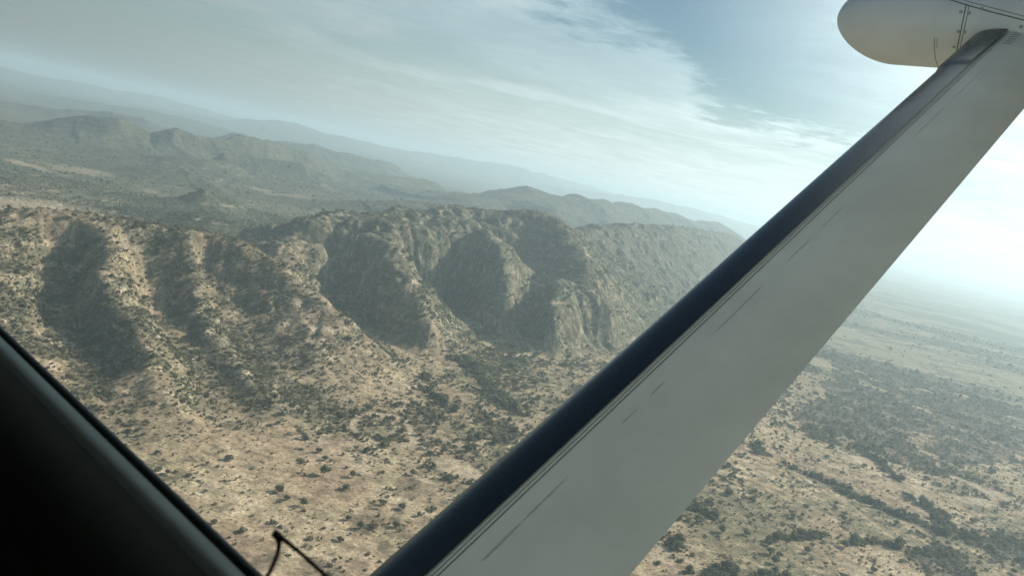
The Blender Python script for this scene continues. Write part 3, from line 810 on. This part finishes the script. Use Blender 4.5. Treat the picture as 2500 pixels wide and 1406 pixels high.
# ------------------------------------------------------------------ the aircraft, in its own axes: forward, out to the right, up
AZW = R(39.5)
A_OUT = np.array([math.sin(AZW), math.cos(AZW), 0]); A_FWD = np.array([-math.cos(AZW), math.sin(AZW), 0]); A_UP = np.array([0, 0, 1.0])
plane = bpy.data.objects.new("airplane", None); COL.objects.link(plane)
plane.matrix_world = Matrix(((A_FWD[0], A_OUT[0], 0, 0), (A_FWD[1], A_OUT[1], 0, 0), (0, 0, 1, H), (0, 0, 0, 1)))
tag(plane, "white high wing light airplane seen from its cabin, diagonal strut with dark leading edge", "airplane")
def loc(d):                     # world direction to aircraft axes
    return np.array([d @ A_FWD, d @ A_OUT, d[2]])
def simple_mat(name, col, rough, spec=.5, coat=0, var=0.0, vscale=6.0):
    mt, nt_, b_ = new_mat(name)
    b_.inputs['Base Color'].default_value = (*col, 1); b_.inputs['Roughness'].default_value = rough
    b_.inputs['Specular IOR Level'].default_value = spec; b_.inputs['Coat Weight'].default_value = coat
    if var:
        tcn = node(nt_, 'ShaderNodeTexCoord'); mp = node(nt_, 'ShaderNodeMapping'); mp.inputs['Scale'].default_value = (vscale, vscale * .5, vscale)
        nz = node(nt_, 'ShaderNodeTexNoise'); nz.inputs['Scale'].default_value = 1.0; nz.inputs['Detail'].default_value = 6; nz.inputs['Roughness'].default_value = .65
        nt_.links.new(tcn.outputs['Object'], mp.inputs[0]); nt_.links.new(mp.outputs[0], nz.inputs['Vector'])
        mr = node(nt_, 'ShaderNodeMapRange'); nt_.links.new(nz.outputs['Fac'], mr.inputs[0]); mr.inputs[1].default_value = .3; mr.inputs[2].default_value = .7; mr.inputs[3].default_value = 1 - var; mr.inputs[4].default_value = 1 + var * .4
        mm = node(nt_, 'ShaderNodeMix', data_type='RGBA', blend_type='MULTIPLY'); mm.inputs[0].default_value = 1; mm.inputs[6].default_value = (*col, 1)
        c3 = node(nt_, 'ShaderNodeCombineColor')
        for k in range(3): nt_.links.new(mr.outputs[0], c3.inputs[k])
        nt_.links.new(c3.outputs[0], mm.inputs[7]); nt_.links.new(mm.outputs[2], b_.inputs['Base Color'])
        mr2 = node(nt_, 'ShaderNodeMapRange'); nt_.links.new(nz.outputs['Fac'], mr2.inputs[0]); mr2.inputs[3].default_value = rough + .1; mr2.inputs[4].default_value = max(.05, rough - .1)
        nt_.links.new(mr2.outputs[0], b_.inputs['Roughness'])
    return mt
m_white = simple_mat("off white aircraft paint", (.64, .675, .65), .5, .35, 0, .13)
m_boot = simple_mat("dark rubber de-icing boot", (.006, .0095, .014), .26, .6, 0, .25, 9)
m_seam = simple_mat("dirty sealant", (.10, .105, .10), .8)
m_streak = simple_mat("grey streak", (.43, .46, .445), .6)
m_screw = simple_mat("steel screw", (.33, .33, .31), .5)
m_trim = simple_mat("black cabin trim", (.08, .086, .075), .85, .2, 0, .12, 20)
m_lip = simple_mat("grey green window lip", (.30, .35, .33), .6, .3, 0, .12, 30)
m_rubber = simple_mat("black rubber seal", (.022, .028, .028), .6, .3)
m_cabin = simple_mat("dark cabin lining", (.30, .31, .29), .9, .1)
m_wire = simple_mat("brown black wire", (.016, .011, .007), .6, .3)
def loft(rows, closed=True):
    """rows of points (equal count) to quads"""
    rows = [np.asarray(r_, float) for r_ in rows]; k = len(rows[0]); V = np.concatenate(rows); Fc = []
    for a in range(len(rows) - 1):
        for c in range(k if closed else k - 1):
            Fc.append((a * k + c, a * k + (c + 1) % k, (a + 1) * k + (c + 1) % k, (a + 1) * k + c))
    return V, np.array(Fc)
def with_normals(o):
    bpy_me = o.data
    import bmesh
    bm = bmesh.new(); bm.from_mesh(bpy_me); bmesh.ops.recalc_face_normals(bm, faces=bm.faces[:]); bm.to_mesh(bpy_me); bm.free()
    return o
# strut: a streamlined section swept from the lower fuselage up into the fairing under the wing
T_DIR = loc(ray(3462, -870)); T_DIR /= np.linalg.norm(T_DIR)
DN = np.cross(T_DIR, [1.0, 0, 0]); DN /= np.linalg.norm(DN)
if DN[2] > 0: DN = -DN
B0 = np.array([.6875, .6870, -.5432]); CH, THK = .265, .24
def foil_y(x): return THK * 5 * (.2969 * np.sqrt(x) - .126 * x - .3516 * x ** 2 + .2843 * x ** 3 - .1036 * x ** 4)
def on_strut(x, side, lift, t):
    """point on the strut skin: chord share x, side +1 under / -1 over, lifted off the skin"""
    x = np.clip(x, 0, 1); e = 1e-3
    dy = (foil_y(min(x + e, 1)) - foil_y(max(x - e, 1e-7))) / (min(x + e, 1) - max(x - e, 1e-7))
    nrm = np.array([dy, 1.0]); nrm /= np.linalg.norm(nrm)
    if x < 1e-6: nrm = np.array([1.0, 0])
    return B0 + np.array([1.0, 0, 0]) * (-x * CH + nrm[0] * lift) + DN * side * (foil_y(x) * CH + nrm[1] * lift) + T_DIR * t
def section(x_lo, x_hi, lift, t, n=28):
    a = [on_strut(x_hi * ((1 - math.cos(math.pi * k / n)) / 2), -1, lift, t) for k in range(n, 0, -1)]
    c = [on_strut(x_lo * ((1 - math.cos(math.pi * k / n)) / 2), 1, lift, t) for k in range(0, n + 1)]
    return a + c
T0, T1 = -.52, 2.62
v, f = loft([section(1, 1, 0, t) for t in np.linspace(T0, T1, 24)])
strut = with_normals(link("wing_strut", np_mesh("wing_strut", v, f), plane, [m_white]))
ts = list(np.linspace(T0, 2.04, 30)) + [2.055, 2.07, 2.09, 2.12, 2.2, 2.3, 2.44]
def boot_lift(t): return .0022 + .0055 * sstep(np.array(t), 2.04, 2.09)
v, f = loft([section(.25, .300 + (.03 * sstep(np.array(t), 2.16, 2.24)), float(boot_lift(t)), t, 16) for t in ts], False)
boot = with_normals(link("leading_edge_boot", np_mesh("leading_edge_boot", v, f), strut, [m_boot]))
boot['label'] = "dark blue black rubber boot along the strut's leading edge"
def strut_strip(name, x, wd, t_a, t_b, mt, n=24):
    rows = []
    for k in range(n + 1):
        t = t_a + (t_b - t_a) * k / n; w_ = wd * (min(1, 6 * min(k, n - k) / n + .12)) / CH
        rows.append([on_strut(x - w_ / 2, -1, .0004, t), on_strut(x, -1, .0009, t), on_strut(x + w_ / 2, -1, .0004, t)])
    v, f = loft(rows, False)
    o = with_normals(link(name, np_mesh(name, v, f), strut, [mt])); return o
strut_strip("skin_seam", .345, .0016, -.4, 2.36, m_seam, 60)
strut_strip("skin_seam", .322, .0010, -.4, 2.36, m_seam, 60)
XB = .452
def t_at(u_, v_):               # distance along the strut where its streak line passes a photo point
    best, bt = 1e9, 0
    for t in np.linspace(-.2, 2.4, 600):
        p_ = on_strut(XB, -1, 0, t); w_ = CAM + A_FWD * p_[0] + A_OUT * p_[1] + A_UP * p_[2]
        a_, b_, _ = project(w_[None])
        d = abs(float(b_[0]) - v_)
        if d < best: best, bt = d, t
    return bt
for (va, vb, wd) in ((1368, 1275, .0042), (1272, 1160, .0026), (1035, 996, .0026), (965, 930, .0036), (815, 700, .0026), (640, 585, .0026), (560, 505, .0022), (330, 260, .0018), (240, 150, .0018)):
    strut_strip("skin_streak", XB, wd * .6, t_at(0, va), t_at(0, vb), m_streak)  # broken line of thin strips, somewhat darker than the strut paint
# short dark fasteners where the strut enters its fairing
for xk in (.44, .66):
    for k in range(7):
        t_c = 2.27 + k * .022
        rows = [[on_strut(xk + d_ - .004, -1, .0006, t_c + d_ * .1 - .0022), on_strut(xk + d_ - .004, -1, .0006, t_c + d_ * .1 + .0022)] for d_ in (-.035, 0, .035)]
        v, f = loft(rows, False)
        with_normals(link("fastener", np_mesh("fastener", v, f), strut, [m_seam]))
# fairing under the wing that the strut runs into: round nose forward, long body aft
p0, n0, q0, L, rn, rq, ex = .957, 2.859, .750, .211, .154, .141, 1.72
th = np.linspace(0, 2 * np.pi, 73)[:-1]
rows = []
for s in np.linspace(1, 0, 26):
    x = math.sin(s * math.pi / 2); r_ = max((1 - x ** ex) ** (1 / ex), 1e-4)
    rows.append(np.stack([np.full(72, p0 + L * x), n0 + rn * r_ * np.cos(th), q0 + rq * r_ * np.sin(th)], 1))
for s in np.linspace(0, 1, 22)[1:]:
    r_ = 1 - .45 * max(0, s - .45) ** 2 * 2
    rows.append(np.stack([np.full(72, p0 - 1.5 * s), n0 + rn * r_ * np.cos(th), q0 + rq * r_ * np.sin(th) + .03 * s * s], 1))
v, f = loft(rows)
m_cooled = simple_mat("bounce cooled aircraft paint", (.58, .655, .70), .5, .35, 0, .10)  # strut's off white tinted cooler, offsetting warm ground bounce in the colour
pod = with_normals(link("strut_fairing", np_mesh("strut_fairing", v, f), plane, [m_cooled]))
wv = plane.matrix_world
bvh = BVHTree.FromPolygons([wv @ Vector(q.tolist()) for q in v], [tuple(int(k) for k in q) for q in f])
def hit(u_, v_):
    d = Vector(ray(u_, v_).tolist()).normalized(); h_, nn, _, _ = bvh.ray_cast(Vector(CAM.tolist()), d)
    if h_ is None: return None
    if nn.dot(d) > 0: nn = -nn
    return h_, nn
wi = wv.inverted()
def skin_line(name, pts, wd, mt, parent):
    """a seam pressed onto the fairing's skin"""
    rows, prev = [], None
    dp = densify(np.array(pts, float), 6)
    hs = [hit(*q) for q in dp]; hs = [q for q in hs if q]
    for k, (h_, nn) in enumerate(hs):
        a = hs[max(0, k - 1)][0]; c = hs[min(len(hs) - 1, k + 1)][0]
        sd_ = (c - a).normalized().cross(nn)
        rows.append([list(wi @ (h_ - sd_ * wd / 2 + nn * .0003)), list(wi @ (h_ + nn * .0009)), list(wi @ (h_ + sd_ * wd / 2 + nn * .0003))])
    if len(rows) < 2: return
    vv, ff = loft(rows, False)
    return with_normals(link(name, np_mesh(name, vv, ff), parent, [mt]))
skin_line("panel_seam", [(2359, 12), (2350, 55), (2342, 95), (2334, 134)], .0030, m_seam, pod)
skin_line("panel_seam", [(2366, 14), (2358, 55), (2349, 95), (2341, 130)], .0020, m_seam, pod)
skin_line("panel_seam", [(2281, 92), (2281, 120), (2284, 146), (2293, 170)], .0020, m_seam, pod)
skin_line("panel_seam", [(2288, 92), (2287, 118)], .0012, m_seam, pod)
skin_line("panel_seam", [(2300, -6), (2360, 13), (2420, 30), (2520, 55)], .0034, m_seam, pod)
skin_line("panel_seam", [(2320, -10), (2368, 6), (2430, 22), (2520, 46)], .0020, m_seam, pod)
for (u_, v_) in ((2346, 30), (2366, 33), (2355, 79), (2340, 78), (2329, 116), (2349, 124), (2397, 22), (2493, 66), (2392, -2)):
    q = hit(u_, v_)
    if not q: continue
    c_, nn = q; a = nn.orthogonal().normalized(); b2 = nn.cross(a)
    vv = [list(wi @ (c_ + nn * .0016))]; k = 10
    for r_, hh in ((.0042, .0013), (.0055, .0001)):
        for s in range(k): vv.append(list(wi @ (c_ + (a * math.cos(6.2832 * s / k) + b2 * math.sin(6.2832 * s / k)) * r_ + nn * hh)))
    me_ = bpy.data.meshes.new("screw"); me_.from_pydata(vv, [], [(0, 1 + s, 1 + (s + 1) % k) for s in range(k)] + [(1 + s, 1 + k + s, 1 + k + (s + 1) % k, 1 + (s + 1) % k) for s in range(k)])
    link("screw", me_, pod, [m_screw])
# wing above: shades the strut and window
def wing_row(nn):
    lead, chord, qb = .56 - .012 * nn, 1.62 - .05 * max(nn, 0), .80 + .016 * nn
    xs_ = [(1 - math.cos(math.pi * k / 16)) / 2 for k in range(17)]
    low = [(lead - chord * x, nn, qb + .055 * (1 - min(1, x / .12)) ** 2) for x in xs_]
    top = [(lead - chord * x, nn, qb + .055 * (1 - min(1, x / .12)) ** 2 + chord * .62 * (.2969 * math.sqrt(x) - .126 * x - .3516 * x * x + .2843 * x ** 3 - .1036 * x ** 4) + .004) for x in xs_[::-1]]
    return low + top
v, f = loft([wing_row(k) for k in (-1.6, -.6, .3, 1.2, 2.0, 2.8, 3.6, 4.8, 6.4, 7.9)])
wing = with_normals(link("wing", np_mesh("wing", v, f), plane, [m_white]))
# cabin side wall with its window: rounded rectangle loops, profile swept round the opening
SILL_N = .232; QS, QT, PA, PB, RC = -.2098, .25, -.50, 1.15, .10
def loop(nn, d):
    pts_ = []
    for cx2, cy2, a0 in ((PB - RC, QT - RC, 0), (PA + RC, QT - RC, 90), (PA + RC, QS + RC, 180), (PB - RC, QS + RC, 270)):
        for k in range(13):
            a = R(a0 + 90 * k / 12); pts_.append((cx2 + (RC + d) * math.cos(a), nn, cy2 + (RC + d) * math.sin(a) + (cx2 - .71) * .034))
    return pts_
def rect_loop(nn, pa, pb, qa, qb):
    out = []
    for q in loop(nn, 0):
        p_, z_ = (q[0] - (PA + PB) / 2) / ((PB - PA) / 2), (q[2] - (QS + QT) / 2) / ((QT - QS) / 2)
        s_ = 1 / max(abs(p_), abs(z_)); p_, z_ = p_ * s_, z_ * s_
        out.append(((pa + pb) / 2 + p_ * (pb - pa) / 2, nn, (qa + qb) / 2 + z_ * (qb - qa) / 2))
    return out
v, f = loft([loop(.2262, .0034), loop(.2255, .0018), loop(.2165, .0012), loop(.215, .0024), loop(.2125, .0046)])
frame = with_normals(link("window_frame", np_mesh("window_frame", v, f), plane, [m_lip])); frame['label'] = "grey green lip of the cabin window sill"
v, f = loft([loop(.2345, .03), loop(.2335, .006), loop(.2322, .0006), loop(.2295, 0), loop(.2280, .0006), loop(.2265, .0036)])
with_normals(link("window_seal", np_mesh("window_seal", v, f), frame, [m_rubber]))
v, f = loft([loop(.2125, .0046), loop(.204, .0068), loop(.195, .0115), loop(.186, .019), loop(.181, .030), loop(.177, .046), loop(.174, .07), loop(.172, .11), rect_loop(.170, -2.0, 1.9, -1.1, .5)])
with_normals(link("cabin_trim", np_mesh("cabin_trim", v, f), plane, [m_trim]))
v, f = loft([rect_loop(.170, -2.0, 1.9, -1.1, .5), rect_loop(-1.25, -2.0, 1.9, -1.1, .5)])
vc = list(map(tuple, v)); fc = [tuple(q) for q in f]; k = len(v) // 2
me_ = bpy.data.meshes.new("cabin_lining"); me_.from_pydata(vc, [], fc + [tuple(range(k, 2 * k))]); link("cabin_lining", me_, plane, [m_cabin])
v, f = loft([loop(.2345, .03), loop(.238, .034), rect_loop(.25, -2.1, 2.0, -1.05, .58), rect_loop(.12, -2.15, 2.05, -1.2, .68), rect_loop(-1.2, -2.15, 2.05, -1.2, .68), rect_loop(-1.34, -2.1, 2.0, -1.05, .58)])
k = 52; me_ = bpy.data.meshes.new("fuselage"); me_.from_pydata(list(map(tuple, v)), [], [tuple(q) for q in f] + [tuple(range(len(v) - k, len(v)))])
with_normals(link("fuselage", me_, plane, [m_white]))

# ------------------------------------------------------------------ bent wire standing up inside the window
def smooth_path(pts_, it=3):
    p_ = np.array(pts_, float)
    for _ in range(it):
        q = [p_[0]]
        for a, c in zip(p_[:-1], p_[1:]): q += [a * .75 + c * .25, a * .25 + c * .75]
        q.append(p_[-1]); p_ = np.array(q)
    return p_
def wire_pts(px_, depth):
    out = []
    for u_, v_, dd in px_:
        d = ray(u_, v_); out.append(d / (d @ _F) * (depth + dd))
    return out
WD = .34
left = smooth_path(wire_pts([(520, 1800, 0), (590, 1560, 0), (640, 1430, 0), (664, 1385, 0), (680, 1345, 0), (682, 1320, 0), (674, 1305, 0), (668, 1298, 0)], WD))
right = smooth_path(wire_pts([(668, 1298, 0), (684, 1310, 0), (708, 1328, 0), (740, 1354, 0), (790, 1400, 0), (900, 1500, 0), (1000, 1800, 0)], WD))
path = np.concatenate([left, right[1:]])
rows = []
for k, c_ in enumerate(path):
    a = path[max(0, k - 1)]; b2 = path[min(len(path) - 1, k + 1)]
    t = b2 - a; t /= np.linalg.norm(t)
    s1 = np.cross(t, _F); s1 /= np.linalg.norm(s1); s2 = np.cross(t, s1)
    d_ap = np.linalg.norm(c_ - left[-1])
    r_ = .00092 + .0007 * math.exp(-(d_ap / .005) ** 2)
    rows.append([c_ + (s1 * math.cos(6.2832 * q / 10) + s2 * math.sin(6.2832 * q / 10)) * r_ for q in range(10)])
v, f = loft(rows)
wire = with_normals(link("bent_wire", np_mesh("bent_wire", v, f), None, [m_wire])); wire.location = CAM.tolist()
tag(wire, "thin dark bent wire poking up beside the lower end of the window sill", "wire")
